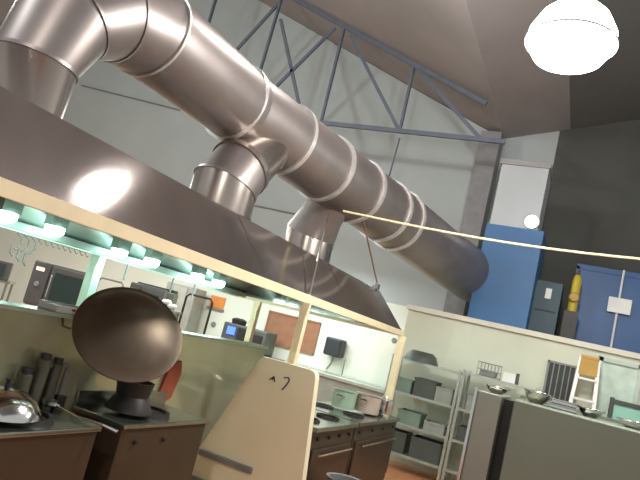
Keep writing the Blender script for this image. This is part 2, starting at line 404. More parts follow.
# ================================================================ TRUSS
TY = 11.0
tr = thing('roof_truss', (-6, TY, 5.98), 'dark steel lattice roof truss high behind the duct', 'roof truss')
def tz(x): return roofz(x) - .08
MB().bar((-8.2, TY, 6.08), (-1.95, TY, 5.98), .06, .09).build('bottom_chord', M_TRUSS, tr)
MB().bar((-10.8, TY, tz(-10.8)), (-2.45, TY, tz(-2.45)), .06, .09).build('top_chord', M_TRUSS, tr)
mem = [((-7.70, tz(-7.7)), (-7.75, 6.06)), ((-5.88, tz(-5.88)), (-5.85, 6.05)), ((-4.07, tz(-4.07)), (-4.05, 6.0)), ((-7.57, 8.5), (-6.3, 6.05)),
       ((-6.1, 8.3), (-7.75, 6.07)), ((-5.67, 8.1), (-4.05, 6.0)), ((-4.10, tz(-4.1)), (-2.4, 5.99)), ((-9.6, tz(-9.6)), (-9.6, 6.1)), ((-9.6, 6.1), (-7.75, 8.9))]
for a, b in mem: MB().bar((a[0], TY, a[1]), (b[0], TY, b[1]), .05, .07).build('web_member', M_TRUSS, tr)
cond = MB().ring_tube([(-4.05, TY + .1, 5.9), (-4.1, TY + .1, 4.6)], .02, 6).build('hanging_conduit', M_TRUSS, tr)

tag(MB().ring_tube([(-15.3, 12.77, 7.29), (-10.5, 12.77, 6.66)], .02, 6).build('wall_conduit', M_GREYP), 'thin sloping conduit on the hall wall between the duct elbow and the hood', 'conduit')
tag(MB().ring_tube([(-8.9, 12.77, 4.42), (-6.2, 12.77, 4.31)], .02, 6).build('wall_conduit', M_GREYP), 'thin conduit on the hall wall between the second and third duct risers', 'conduit')
# ================================================================ LAMPS
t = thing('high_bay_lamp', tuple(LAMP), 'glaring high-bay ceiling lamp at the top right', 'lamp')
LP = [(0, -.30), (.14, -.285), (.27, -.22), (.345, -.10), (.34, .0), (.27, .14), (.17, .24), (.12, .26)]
MB().lathe(LP, LAMP, n=40).build('glow_bowl', M_LAMP, t, True)  # bowl enlarged so its glow also stands for the lamp's glare
MB().lathe([(.345, -.10), (.36, -.10), (.36, -.08), (.345, -.08)], LAMP, n=40).build('rim', M_WHITE, t, True)
MB().lathe([(.13, .25), (.14, .26), (.12, .40), (.06, .46), (0, .46)], LAMP, n=30).build('housing', M_GREYP, t, True)
zc = 6.75 + (LAMP.x + 2.3) * (2.15 / 8.3)
MB().ring_tube([LAMP + Vector((0, 0, .45)), (LAMP.x, LAMP.y, zc - .01)], .015, 8).build('stem', M_GREYP, t)
t = thing('high_bay_lamp', tuple(LAMP2), 'second high-bay ceiling lamp, above the frame, mirrored in the hood', 'lamp')
MB().lathe([(r * .5, z * .6) for r, z in LP], LAMP2, n=40).build('glow_bowl', M_LAMP, t, True)
MB().lathe([(.06, .15), (.10, .16), (.09, .32), (0, .36)], LAMP2, n=30).build('housing', M_GREYP, t, True)
MB().ring_tube([LAMP2 + Vector((0, 0, .35)), (LAMP2.x, LAMP2.y, roofz(LAMP2.x) - .01)], .015, 8).build('stem', M_GREYP, t)
t = thing('pier_glint', (-1.14, 10.5, 4.30), 'small glowing disc standing in for a lamp reflection on the white pier head', 'lamp')  # reflected light on the pier, added as a glowing disc
MB().lathe([(0, 0), (.13, 0), (.13, .05), (0, .05)], (-1.16, 10.65, 4.42), (0, -1, 0), 20).build('housing', M_GREYP, t, True)
MB().lathe([(.115, .05), (.09, .10), (0, .12)], (-1.16, 10.65, 4.42), (0, -1, 0), 20).build('diffuser', M_GLINT, t, True)

# ================================================================ COOKING LINE
pw = MB().box(-3.10, -2.95, .6, 5.62, 0, 1.40).build('splashback_wall', M_PONY)
pc = MB().box(-3.13, -2.93, .6, 5.64, 1.40, 1.425).build('trim_6', mat('splashback_cap', (.48, .58, .42), .3, .35)); struct(pc)
pw.name = 'wall_splashback'; struct(pw)
# wing panel
def rounded(poly, r, n=5):
    out = []; N = len(poly)
    for i, p in enumerate(poly):
        p = Vector(p); a = Vector(poly[i - 1]); b = Vector(poly[(i + 1) % N])
        rr_ = r[i]
        if rr_ == 0: out.append(tuple(p)); continue
        u = p + (a - p).normalized() * rr_; v = p + (b - p).normalized() * rr_
        for k in range(n + 1):
            s_ = k / n; out.append(tuple(u * (1 - s_) ** 2 + p * 2 * s_ * (1 - s_) + v * s_ * s_))
    return out
wp = thing('wing_panel', (-2.3, 4.68, 0), 'cream slanted wing panel with two slots at the end of the wok ranges', 'panel')
poly = rounded([(-2.94, .0), (-2.90, .30), (-2.46, 1.385), (-1.93, 1.385), (-1.76, 0)], [0, .02, .06, .06, 0])
MB().prism(poly, 4.64, 4.72).build('board', M_CREAM2, wp)
for x0, x1, z in ((-2.80, -2.27, .475), (-2.86, -2.42, .245)):
    MB().obox(((x0 + x1) / 2, 4.625, z), x1 - x0, .035, .05, 0, (0, 0), .006).build('slot_handle', M_GREYP, wp)
mk = MB()
def stroke(*ps):
    for a, b in zip(ps[:-1], ps[1:]): mk.bar((a[0], 4.636, a[1]), (b[0], 4.636, b[1]), .008, .009)
stroke((-2.325, 1.215), (-2.29, 1.25), (-2.275, 1.21)); stroke((-2.29, 1.25), (-2.30, 1.22))
stroke((-2.20, 1.265), (-2.155, 1.275), (-2.145, 1.25), (-2.165, 1.205), (-2.19, 1.165))
mk.build('pen_mark', M_INK, wp)

def wok_range(y0, y1, label, bay):
    x0, x1, z = -2.94, -2.5, .85
    t = thing('wok_range', ((x0 + x1) / 2, (y0 + y1) / 2, 0), label, 'wok range', 'wok ranges in front of the splashback')
    MB().box(x0, x1, y0, y1, .1, z - .03, .008).build('body', M_RANGE, t)
    b = MB().box(x0, x1 + .02, y0 - .01, y1 + .01, z - .03, z, .008)
    b.build('worktop', M_TOP, t)
    MB().box(x0, x0 + .02, y0, y1, z, z + .10).build('splash_upstand', M_TOP, t)
    for yy in bay:
        MB().lathe([(.19, 0), (.18, .03), (.155, .03), (.15, .0)], (-2.72, yy, z), n=28).build('burner_ring', M_DARK, t, True)
        MB().lathe([(0, .002), (.145, .002), (.145, .012), (0, .012)], (-2.72, yy, z), n=28).build('burner_plate', M_DARK, t, True)
    for yy in (y0 + .15, y0 + .45):
        if yy < y1 - .05: MB().lathe([(0, 0), (.016, 0), (.014, .02), (0, .02)], (x1, yy, z - .12), (1, 0, 0), 14).build('control_knob', M_DARK, t, True)
    for a in (x0 + .05, x1 - .05):
        for b_ in (y0 + .05, y1 - .05): MB().box(a - .02, a + .02, b_ - .02, b_ + .02, 0, .1).build('leg', M_DARK, t)
    return t
XW = -2.5
wok_range(1.5, 2.95, 'left wok range holding the shiny domed lid', (1.95, 2.55))
wok_range(3.17, 4.12, 'right wok range below the big standing wok', (3.62,))
# dome lid on the left range
t = thing('domed_lid', (-2.62, 2.36, .89), 'shiny domed steel lid on the left wok range', 'lid')
MB().lathe([(.21, 0), (.205, .02), (.16, .085), (.08, .125), (0, .135)], (-2.72, 2.42, .884), n=36).build('dome', M_BRIGHT, t, True)
MB().lathe([(0, .13), (.02, .132), (.015, .16), (.025, .175), (0, .18)], (-2.72, 2.42, .884), n=16).build('knob', M_DARK, t, True)
# large wok stood on edge against the splashback
ax = Vector((.60, -.50, .62)).normalized(); wc = Vector((-2.68, 3.19, 1.40))
t = thing('large_wok', (-2.8, 3.24, .93), 'large dark iron wok stood on edge against the splashback', 'wok')
prof = [(0, .13), (.08, .126), (.16, .108), (.24, .076), (.30, .04), (.335, .01), (.36, .0), (.36, -.012), (.33, -.004), (.29, .028), (.23, .064), (.15, .096), (0, .118)]
MB().lathe(prof, wc, ax, 48).build('bowl', M_WOK, t, True)
hd = ax.cross(Vector((0, 0, 1))).normalized()
for s in (-1, 1):
    c = wc + hd * s * .36; up = ax.cross(hd)
    if s == 1: MB().ring_tube([c + up * .07, c + hd * s * .05 + up * .06, c + hd * s * .06, c + hd * s * .05 - up * .06, c - up * .07], .008, 8).build('ear_handle', M_WOK, t)
ws = thing('wok_stand', (-2.60, 3.36, .88), 'dark iron stand under the big wok', 'stand')
MB().lathe([(.16, 0), (.15, .03), (.11, .10), (.13, .20), (.12, .20), (.10, .10), (.14, .02), (.15, 0)], (-2.70, 3.42, .88), n=26).build('ring', M_DARK, ws, True)
# swing taps behind the ranges
def tap(x, y, h, label, ang):
    t = thing('swing_tap', (x, y, .85), label, 'tap', 'taps behind the wok ranges')
    MB().ring_tube([(x, y, .85), (x, y, .85 + h), (x, y, .85 + h)], .016, 10).build('riser_pipe', M_GREYP, t)
    MB().ring_tube([(x, y, .85 + h), (x + .10 * math.cos(ang), y + .10 * math.sin(ang), .86 + h), (x + .22 * math.cos(ang), y + .22 * math.sin(ang), .83 + h), (x + .24 * math.cos(ang), y + .24 * math.sin(ang), .78 + h)], .013, 10).build('spout', M_GREYP, t)
    MB().box(x - .03, x + .03, y - .04, y + .04, .85, .93, .006).build('valve_body', M_DARK, t)
tap(-2.90, 2.98, .26, 'swing tap touching the left side of the big wok', -1.5)
for k, (y, h, r_, lb) in enumerate(((2.66, .20, .04, 'leftmost of the dark canisters behind the wok ranges'), (2.765, .29, .04, 'tall dark canister, second from the left behind the wok ranges'), (2.87, .27, .036, 'dark canister right of the tallest one, left of the big wok'))):
    t = thing('canister', (-2.88, y, .85), lb, 'canister', 'dark canisters behind the wok ranges')
    MB().lathe([(0, 0), (r_, 0), (r_, h), (r_ * .7, h + .01), (0, h + .01)], (-2.88, y, .85), n=18).build('body', mat('canister_paint', (.10, .10, .07), .3, .4), t, True)
    MB().lathe([(0, 0), (r_ * .8, 0), (r_ * .8, .03), (0, .03)], (-2.88, y, .86 + h), n=18).build('lid', M_DARK, t, True)
# ladle lying over the gap
t = thing('ladle', (-2.45, 2.9, .86), 'steel ladle lying over the gap between the wok ranges', 'ladle')
MB().ring_tube([(-2.80, 2.86, .90), (-2.62, 2.88, .872), (-2.46, 2.93, .868), (-2.375, 2.97, .85)], [.008, .008, .009, .012], 8).build('handle', M_BRIGHT, t)
MB().lathe([(.055, 0), (.05, -.02), (.03, -.035), (0, -.04), (.028, -.03), (.046, -.015), (.051, 0)], (-2.82, 2.84, .915), n=18).build('cup', M_BRIGHT, t, True)
# rust-red cloth on the splashback
cl = MB()
cl.prism([(4.02, .92), (4.07, 1.16), (4.20, 1.20), (4.24, 1.10), (4.19, .90), (4.10, .86)], -2.95, -2.925, 'yz')
tag(cl.build('cloth', M_REDC), 'rust-red cloth hanging on the splashback by the right wok range', 'cloth')

# ---- stoves beyond the wing panel
def stove(y0, y1, label, x0=-2.75, x1=-1.98, z=.90):
    t = thing('stove', ((x0 + x1) / 2, (y0 + y1) / 2, 0), label, 'stove', 'stoves beyond the wing panel')
    MB().box(x0, x1, y0, y1, .12, z - .04, .008).build('body', M_RANGE, t)
    MB().box(x0, x1 + .04, y0, y1, z - .04, z, .006).build('worktop', M_TOP, t)
    w = (y1 - y0)
    d = MB().box(x1, x1 + .025, y0 + .06, y1 - .06, .22, .70, .006).build('oven_door', M_RANGE, t)
    MB().ring_tube([(x1 + .06, y0 + .14, .66), (x1 + .06, y1 - .14, .66)], .012, 8).build('handle', M_BRIGHT, t)
    for k in range(4):
        MB().lathe([(0, 0), (.018, 0), (.015, .02), (0, .02)], (x1, y0 + .15 + k * (w - .3) / 3, .79), (1, 0, 0), 14).build('control_knob', M_DARK, t, True)
    for a in (x0 + .2, x1 - .2):
        for b in (y0 + w * .27, y1 - w * .27):
            MB().lathe([(.12, 0), (.12, .02), (.10, .02), (.10, 0)], (a, b, z), n=20).build('burner_ring', M_DARK, t, True)
    for a in (x0 + .06, x1 - .06):
        for b in (y0 + .06, y1 - .06): MB().box(a - .025, a + .025, b - .025, b + .025, 0, .12).build('leg', M_DARK, t)
stove(5.0, 6.12, 'nearer brown-fronted stove right behind the wing panel')
stove(6.16, 7.75, 'farther brown-fronted stove carrying the stock pots')
def pot(x, y, z, r, h, m, label, lid=False, group='pots on the stoves'):
    t = thing('cooking_pot', (x, y, z), label, 'pot', group)
    MB().lathe([(0, 0), (r * .97, 0), (r, .02), (r, h), (r + .012, h + .006), (r - .012, h), (r - .015, .02), (0, .015)], (x, y, z), n=30).build('body', m, t, True)
    for s in (-1, 1): MB().ring_tube([(x - .05, y + s * r, z + h * .75), (x - .04, y + s * (r + .045), z + h * .75), (x + .04, y + s * (r + .045), z + h * .75), (x + .05, y + s * r, z + h * .75)], .008, 8).build('handle', M_BRIGHT, t)
    if lid: MB().lathe([(0, .05), (.02, .05), (.03, .03), (r + .01, .008), (r + .01, 0), (0, 0)], (x, y, z + h), n=30).build('lid', m, t, True)
    return t
M_POTG = mat('green_enamel', (.38, .52, .38), .2, .3); M_POTP = mat('pinkish_enamel', (.52, .44, .36), .2, .35)
pot(-2.42, 6.85, .921, .14, .19, M_POTG, 'pale green stock pot on the farther stove')
pot(-2.20, 7.08, .921, .15, .20, M_POTP, 'wide pale beige stock pot right of the green one')
pot(-2.12, 7.52, .921, .11, .16, M_BRIGHT, 'steel pot with lid at the end of the farther stove', True)
pot(-2.55, 5.75, .921, .15, .10, M_GREYP, 'low dark pan on the nearer stove')
pot(-1.70, 5.35, 0, .17, .50, M_GREYP, 'tall steel pot on the floor before the nearer stove', False, 'pots on the floor')
bpy.context.view_layer.update()

# ================================================================ RACKS
def rack(x0, x1, y0, y1, zs, label):
    t = thing('storage_rack', ((x0 + x1) / 2, (y0 + y1) / 2, 0), label, 'rack', 'racks by the partition')
    for a in (x0, x1):
        for b in (y0, y1): MB().box(a - .02, a + .02, b - .02, b + .02, 0, zs[-1] + .03).build('upright', M_RACK, t)
    for z in zs:
        MB().box(x0, x1, y0 - .01, y1 + .01, z - .035, z).build('shelf', M_RACK, t)
rack(-2.62, -1.58, 9.2, 9.68, (.25, .68, 1.13, 1.63), 'left storage rack holding the dark crates')
rack(-1.52, -.50, 9.2, 9.68, (.25, .68, 1.13, 1.66), 'right storage rack with the wire basket on top')
def crate(x, y, z, w, d, h, m, label, group=None, name='crate', slots=True):
    t = thing(name, (x, y, z), label, name.split('_')[-1], group)
    b = MB().box(x - w / 2, x + w / 2, y - d / 2, y + d / 2, z, z + .012)
    for a in (-1, 1):
        b.box(x + a * w / 2 - .008, x + a * w / 2 + .008, y - d / 2, y + d / 2, z, z + h)
        b.box(x - w / 2, x + w / 2, y + a * d / 2 - .008, y + a * d / 2 + .008, z, z + h)
    b.build('tub', m, t)
    MB().box(x - w / 2 - .012, x + w / 2 + .012, y - d / 2 - .014, y - d / 2 - .006, z + h - .03, z + h).box(x - w / 2 - .012, x + w / 2 + .012, y + d / 2 + .006, y + d / 2 + .014, z + h - .03, z + h).box(x - w / 2 - .014, x - w / 2 - .006, y - d / 2 - .014, y + d / 2 + .014, z + h - .03, z + h).box(x + w / 2 + .006, x + w / 2 + .014, y - d / 2 - .014, y + d / 2 + .014, z + h - .03, z + h).build('rim', m, t)
    return t
M_CR = mat('dark_crate', (.06, .07, .06), 0, .5); M_CG = mat('grey_crate', (.24, .26, .23), 0, .5); M_CGN = mat('green_crate', (.16, .22, .17), 0, .5)
G = 'crates on the racks'
crate(-2.42, 9.42, 1.13, .30, .36, .20, M_CGN, 'greenish crate at the left end of the upper shelf of the left rack', G)
crate(-2.06, 9.42, 1.13, .32, .36, .27, M_CR, 'dark crate in the middle of the upper shelf of the left rack', G)
crate(-1.76, 9.42, 1.13, .24, .36, .22, M_CG, 'light grey crate at the right of the upper shelf of the left rack', G)
crate(-2.20, 9.42, .68, .34, .36, .20, M_CGN, 'low green crate on the lower shelf of the left rack', G)
crate(-1.80, 9.42, .68, .30, .36, .14, M_CG, 'shallow grey crate on the lower shelf of the left rack', G)
crate(-2.36, 9.42, .25, .36, .36, .30, M_CR, 'black crate at the left of the bottom shelf of the left rack', G)
crate(-1.86, 9.42, .25, .44, .36, .30, M_CR, 'black crate at the right of the bottom shelf of the left rack', G)
crate(-1.30, 9.42, .68, .30, .36, .20, M_CR, 'dark crate on the middle shelf of the right rack', G)
crate(-1.28, 9.42, 1.13, .26, .36, .22, M_CG, 'grey crate on the upper shelf of the right rack', G)
crate(-.84, 9.42, 1.13, .40, .36, .28, M_CR, 'dark crate behind the narrow cabinet on the right rack', G)
t = thing('basin', (-2.3, 9.42, 1.63), 'dark basin turned upside down on top of the left rack', 'basin')
MB().lathe([(.27, 0), (.26, .03), (.22, .12), (.16, .165), (0, .17)], (-2.24, 9.42, 1.63), n=28).build('bowl', M_CR, t, True)
t = thing('wire_basket', (-1.22, 9.42, 1.66), 'wire basket on top of the right rack', 'basket')
b = MB()
for z in (1.665, 1.76, 1.86):
    for s in (-1, 1):
        b.bar((-1.36, 9.42 + s * .16, z), (-1.06, 9.42 + s * .16, z), .012); b.bar((-1.21 + s * .15, 9.26, z), (-1.21 + s * .15, 9.58, z), .012)
for k in range(7):
    for s in (-1, 1): b.bar((-1.36 + k * .05, 9.42 + s * .16, 1.665), (-1.36 + k * .05, 9.42 + s * .16, 1.86), .008)
b.build('wires', M_GREYP, t)
MB().box(-1.33, -1.10, 9.30, 9.54, 1.672, 1.76, .01).build('liner', M_CG, t)
t = thing('box', (-.92, 9.42, 1.66), 'white box beside the wire basket on top of the right rack', 'box')
MB().box(-1.00, -.82, 9.33, 9.52, 1.66, 1.80, .006).build('carton', M_WHITE, t); MB().box(-.818, -.785, 9.33, 9.52, 1.66, 1.82, .004).build('end_flap', M_CR, t)

# ================================================================ CABINETS RIGHT
t = thing('steel_cabinet', (-.57, 5.1, 0), 'narrow pale steel cabinet left of the big refrigerator', 'cabinet')
MB().box(-.67, -.49, 4.82, 5.5, .08, 1.57, .008).build('body', M_FRIDGE2, t)
MB().box(-.692, -.672, 4.80, 4.84, .08, 1.585).build('edge_trim', M_BRIGHT, t)
MB().box(-.488, -.408, 5.0, 5.05, 0, 1.55).build('gap_shade', M_DARK, t)  # dark strip added as the shade in the gap beside the refrigerator
MB().box(-.66, -.49, 4.85, 5.45, 0, .08).build('plinth', M_DARK, t)
t = thing('refrigerator', (.3, 5.1, 0), 'large grey steel refrigerator at the lower right', 'refrigerator')
MB().box(-.405, 1.15, 4.84, 5.6, .1, 1.575, .012).build('body', M_FRIDGE, t)
d = MB().box(-.40, 1.145, 4.80, 4.838, .16, 1.57, .008).build('door', M_FRIDGE, t)
MB().ring_tube([(1.08, 4.76, .7), (1.08, 4.76, 1.2)], .012, 8).build('handle', M_BRIGHT, d)
MB().box(-.40, 1.12, 4.88, 5.55, 0, .1).build('plinth', M_DARK, t)
MB().box(-.42, 1.14, 5.55, 5.62, 1.575, 1.60).build('rear_ledge', M_FRIDGE, t)
def bowl(x, y, z, r, h, label, m=None, name='steel_bowl'):
    t = thing(name, (x, y, z), label, 'bowl', 'pans on top of the cabinets')
    MB().lathe([(0, 0), (r * .5, 0), (r * .85, h * .5), (r, h), (r + .01, h + .004), (r - .01, h), (r * .8, h * .5), (r * .45, .01), (0, .01)], (x, y, z), n=28).build('bowl', m or M_BRIGHT, t, True)
    MB().ring_tube([(x + (r + .008) * math.cos(a * PI / 10), y + (r + .008) * math.sin(a * PI / 10), z + h) for a in range(21)], .005, 6).build('rim', M_BRIGHT, t, True)
bowl(-.57, 5.1, 1.571, .085, .05, 'small steel bowl on the narrow cabinet')
bowl(-.27, 5.15, 1.576, .10, .085, 'steel bowl at the left end of the refrigerator top', mat('matt_pan', (.6, .58, .5), .8, .3))
def pan(x, y, z, w, d, h, label):
    t = thing('gastro_pan', (x, y, z), label, 'pan', 'pans on top of the cabinets')
    b = MB().box(x - w / 2, x + w / 2, y - d / 2, y + d / 2, z, z + h, .008).build('tray', M_BRIGHT, t)
    MB().box(x - w / 2 - .015, x + w / 2 + .015, y - d / 2 - .015, y + d / 2 + .015, z + h, z + h + .006).build('rim', M_BRIGHT, t)
pan(-.075, 5.15, 1.576, .20, .26, .03, 'lower steel tray of the pair below the barred window')
pan(-.070, 5.15, 1.613, .18, .24, .03, 'upper steel tray of the pair below the barred window')
bowl(.12, 5.2, 1.576, .09, .06, 'shallow steel bowl at the foot of the ladder')
bowl(.42, 5.2, 1.576, .11, .05, 'upturned-looking pale bowl near the right end of the refrigerator', M_WHITE, 'mixing_bowl')

# step ladder by the partition
t = thing('step_ladder', (.1, 9.6, 0), 'white step ladder with amber top leaning open at the partition', 'ladder')
LZ = 2.28
for s in (-1, 1):
    MB().bar((.10 + s * .24, 9.15, 0), (.10 + s * .115, 9.60, LZ), .05, .03).build('stile', M_WHITE, t)
    MB().bar((.13 + s * .22, 9.86, 0), (.10 + s * .11, 9.66, LZ - .05), .03, .03).build('rear_leg', M_GREYP, t)
for k in range(7):
    z = .25 + k * .29; f_ = z / LZ
    MB().box(.10 - .24 + f_ * .125, .10 + .24 - f_ * .125, 9.15 + .45 * f_ - .04, 9.15 + .45 * f_ + .05, z - .03, z).build('tread', M_WHITE, t)
MB().box(-.02, .22, 9.55, 9.70, LZ - .02, LZ + .03, .01).build('top_cap', M_AMBER, t)
MB().prism([(-.015, LZ - .02), (.215, LZ - .02), (.225, LZ - .25), (-.025, LZ - .25)], 9.535, 9.55).build('warning_plate', M_AMBER, t)
# green box on wall, far right
t = thing('first_aid_box', (.62, 9.7, 1.5), 'pale green box with dark rim at the right edge by the door', 'box')
MB().box(.50, .86, 9.72, 9.905, 1.40, 1.74, .01).build('case', mat('mint_plastic', (.28, .58, .46), 0, .4), t)
MB().box(.45, .50, 9.70, 9.905, 1.36, 1.82, .005).box(.50, .86, 9.70, 9.905, 1.74, 1.80).build('surround', M_CR, t)

# ================================================================ ABOVE THE STOREROOM
t = thing('blue_enclosure', (.6, 11.5, 2.46), 'blue panelled enclosure standing above the partition at the right', 'enclosure')
MB().box(-.33, 2.6, 11.45, 12.0, 2.46, 3.98).build('panel', M_BLUE, t)
MB().box(-.35, 2.62, 11.43, 11.45, 3.90, 3.99).box(-.35, -.30, 11.43, 11.45, 2.46, 3.95).build('edge_frame', M_BLUE, t)
MB().ring_tube([(.40, 11.40, 2.46), (.40, 11.40, 4.0)], .018, 8).build('white_pole', M_WHITE, t)
MB().box(.24, .60, 11.36, 11.385, 3.24, 3.50, .004).build('sign_plate', M_WHITE, t)
t = thing('gas_cylinder', (-.42, 11.2, 2.46), 'yellow cylinder left of the blue enclosure', 'cylinder')
MB().lathe([(0, 0), (.075, 0), (.075, 1.12), (.06, 1.2), (.04, 1.24), (0, 1.24)], (-.29, 11.0, 2.46), n=22).build('shell', M_YELLOW, t, True)
MB().box(-.32, -.26, 10.97, 11.03, 3.70, 3.80).build('valve', M_DARK, t)
MB().lathe([(0, 0), (.09, 0), (.07, .06), (0, .07)], (-.29, 10.92, 3.30), (0, -1, 0), 18).build('gauge', M_AMBER, t, True)
MB().box(-.40, -.18, 10.88, 11.12, 2.46, 3.06).build('crate_base', M_DARK, t)
t = thing('control_cabinet', (-.8, 11.3, 2.46), 'dark teal cabinet with a small pale dial above the partition', 'cabinet')
MB().box(-.94, -.50, 11.1, 11.7, 2.46, 3.52).build('body', M_TEAL, t)
MB().box(-.76, -.66, 11.08, 11.1, 3.22, 3.40, .004).build('dial', M_WHITE, t)
MB().box(-.90, -.55, 11.07, 11.1, 3.0, 3.02).build('seam', M_DARK, t)

# ================================================================ KITCHEN BEYOND THE HOOD
def oven(x, y, rz, w, z0, z1, label, light=True):
    t = bpy.data.objects.new('combi_oven', None); C.objects.link(t); t['base'] = (0, 0, 0)
    t.location = (x, y, 0); t.rotation_euler.z = rz
    tag(t, label, 'oven', 'ovens of the far kitchen')
    MB().box(-w / 2, w / 2, 0, .5, z0, z1, .01).build('body', mat('oven_grey', (.10, .10, .095), .3, .4), t)
    MB().box(-w / 2, -w / 2 + .30 * w, -.03, 0, z0 + .02, z1 - .02, .005).build('control_panel', mat('dark_panel', (.09, .09, .09), .2, .4), t)
    d = MB().box(-w / 2 + .34 * w, w / 2 - .01, -.05, 0, z0 + .06, z1 - .04, .006).build('door', mat('oven_grey', (.10, .10, .095), .3, .4), t)
    MB().box(-w / 2 + .42 * w, w / 2 - .07, -.058, -.05, z0 + .14, z1 - .14).build('window', M_GLASS, d)
    MB().ring_tube([(-w / 2 + .38 * w, -.09, z0 + .2), (-w / 2 + .38 * w, -.09, z1 - .2)], .014, 8).build('handle', M_BRIGHT, d)
    if light: MB().box(-w / 2 + .06 * w, -w / 2 + .20 * w, -.04, -.03, z1 - .17, z1 - .11).build('indicator', M_REDL, t)
    MB().lathe([(0, 0), (.05, 0), (.04, .03), (0, .03)], (-w / 2 + .14 * w, -.03, z0 + .38), (0, -1, 0), 14).build('dial', M_GREYP, t, True)
    MB().box(-w / 2 + .03, w / 2 - .03, .03, .47, 0, z0).build('stand', M_FRIDGE2, t)
    return t
oven(-8.78, 8.18, R(32), .98, .92, 1.72, 'combi oven with red indicator left of the green post')
oven(-7.32, 8.85, R(32), .62, .92, 1.76, 'combi oven with red indicator behind the top of the big wok')
def counter(cx, cy, rz, w, d, h, label, m=M_TOP):
    t = bpy.data.objects.new('steel_counter', None); C.objects.link(t); t['base'] = (0, 0, 0)
    t.location = (cx, cy, 0); t.rotation_euler.z = rz; tag(t, label, 'counter')
    MB().box(-w / 2, w / 2, -d / 2, d / 2, h - .04, h, .005).build('worktop', m, t)
    MB().box(-w / 2 + .05, w / 2 - .05, -d / 2 + .05, d / 2 - .05, .3, .33).build('undershelf', m, t)
    for a in (-1, 1):
        for b in (-1, 1): MB().box(a * (w / 2 - .05) - .02, a * (w / 2 - .05) + .02, b * (d / 2 - .05) - .02, b * (d / 2 - .05) + .02, 0, h - .04).build('leg', m, t)
    return t
counter(-10.3, 7.3, R(40), 1.9, .6, 1.22, 'steel counter running left of the ovens')
t = thing('microwave', (-10.4, 5.9, 1.22), 'dark grey microwave on the counter at the left edge', 'microwave')
t.rotation_euler.z = 0
MB().obox((-9.85, 7.68, 1.39), .52, .4, .33, R(48), None, .01).build('body', mat('oven_grey', (.10, .10, .095)), t)
MB().obox((-9.85 + .21 * math.sin(R(48)), 7.68 - .21 * math.cos(R(48)), 1.39), .34, .02, .24, R(48)).build('door', M_BLACKP, t)

# hook rail with ladles under the hood, behind the lamps
t = thing('hook_rail', (-4.9, 4.6, 1.90), 'steel rail with a row of hooks hanging under the rear of the hood', 'rail')
MB().ring_tube([(-5.1, 4.1, 1.93), (-5.1, 5.0, 1.93)], .010, 8).build('rail', M_GREYP, t)
for k in range(9):
    y = 4.34 + k * .08
    MB().ring_tube([(-5.1, y, 1.92), (-5.08, y + .01, 1.89), (-5.08, y + .03, 1.875), (-5.08, y + .045, 1.89)], .005, 6).build('hook', M_GREYP, t)
MB().bar((-5.1, 4.15, 1.93), (-4.99, 4.15, 1.95), .015).bar((-5.1, 4.95, 1.93), (-4.99, 4.95, 1.95), .015).build('bracket', M_GREYP, t)
for k, lb in enumerate(('leftmost', 'middle', 'rightmost')):
    y = 4.08 + k * .085
    pts = [(-5.1, y, 1.92), (-5.07, y + .05, 1.88), (-5.07, y + .06, 1.81), (-5.07, y + .02, 1.76), (-5.07, y - .03, 1.78 - .02 * k), (-5.07, y - .03, 1.72 - .03 * k), (-5.07, y + .01, 1.69 - .03 * k)]
    tag(MB().ring_tube(pts, .010, 8).build('meat_hook', M_GREYP, None, True), lb + ' of the three curled steel hooks at the left of the rail', 'hook', 'curled hooks')
# hood drop rods behind: pot shelf hung from the kitchen ceiling
def frame_stand(cx, cy, rz, w, h, z0, label, m, name='frame_stand'):
    t = bpy.data.objects.new(name, None); C.objects.link(t); t['base'] = (0, 0, 0)
    t.location = (cx, cy, 0); t.rotation_euler.z = rz; tag(t, label, 'frame')
    pts = [(-w / 2, 0, z0), (-w / 2, 0, z0 + h - .06), (-w / 2 + .05, 0, z0 + h), (w / 2 - .05, 0, z0 + h), (w / 2, 0, z0 + h - .06), (w / 2, 0, z0)]
    MB().ring_tube(pts, .022, 8).build('hoop', m, t, True)
    for a in (-1, 1): MB().box(a * w / 2 - .025, a * w / 2 + .025, -.10, .10, 0, .04).box(a * w / 2 - .02, a * w / 2 + .02, -.02, .02, .0, z0 + .02).build('foot', m, t)
    return t
frame_stand(-7.80, 8.42, R(26), .46, .90, .80, 'chrome hoop frame right of the pale green post', M_GREYP)
# square upright gantry with a cloth
t = frame_stand(-6.45, 9.27, R(20), .50, .95, .85, 'square dark frame of a gantry right of the big wok', M_DARK, 'gantry_frame')
cl2 = MB()
for k in range(6):
    cl2.lathe([(0, .045), (.04, .035), (.06, 0), (.04, -.035), (0, -.04)], (-6.86 + k * .04, 8.85 + .02 * (k % 2), 1.56 - .018 * k + .02 * (k % 3)), n=12)
# storage column (tall steel locker) right of the gantry
t = thing('tall_locker', (-7.0, 10.9, 0), 'tall grey steel locker beside the square frame', 'locker')
MB().obox((-9.0, 12.3, 1.0), .8, .6, 2.0, R(10), None, .01).build('carcass', mat('locker_grey', (.36, .36, .32), .3, .5), t)
MB().obox((-8.95, 11.99, 1.0), .36, .02, 1.9, R(10)).build('door', mat('locker_door', (.42, .42, .37), .3, .5), t)
tag(cl2.build('white_cloth', M_WHITE, None, True), 'crumpled white cloth lying on the steel shelf right of the big wok', 'cloth')
counter(-6.75, 8.86, R(20), .45, .24, 1.44, 'high steel shelf unit under the white cloth', mat('shelf_dull', (.3, .31, .27), .5, .4))
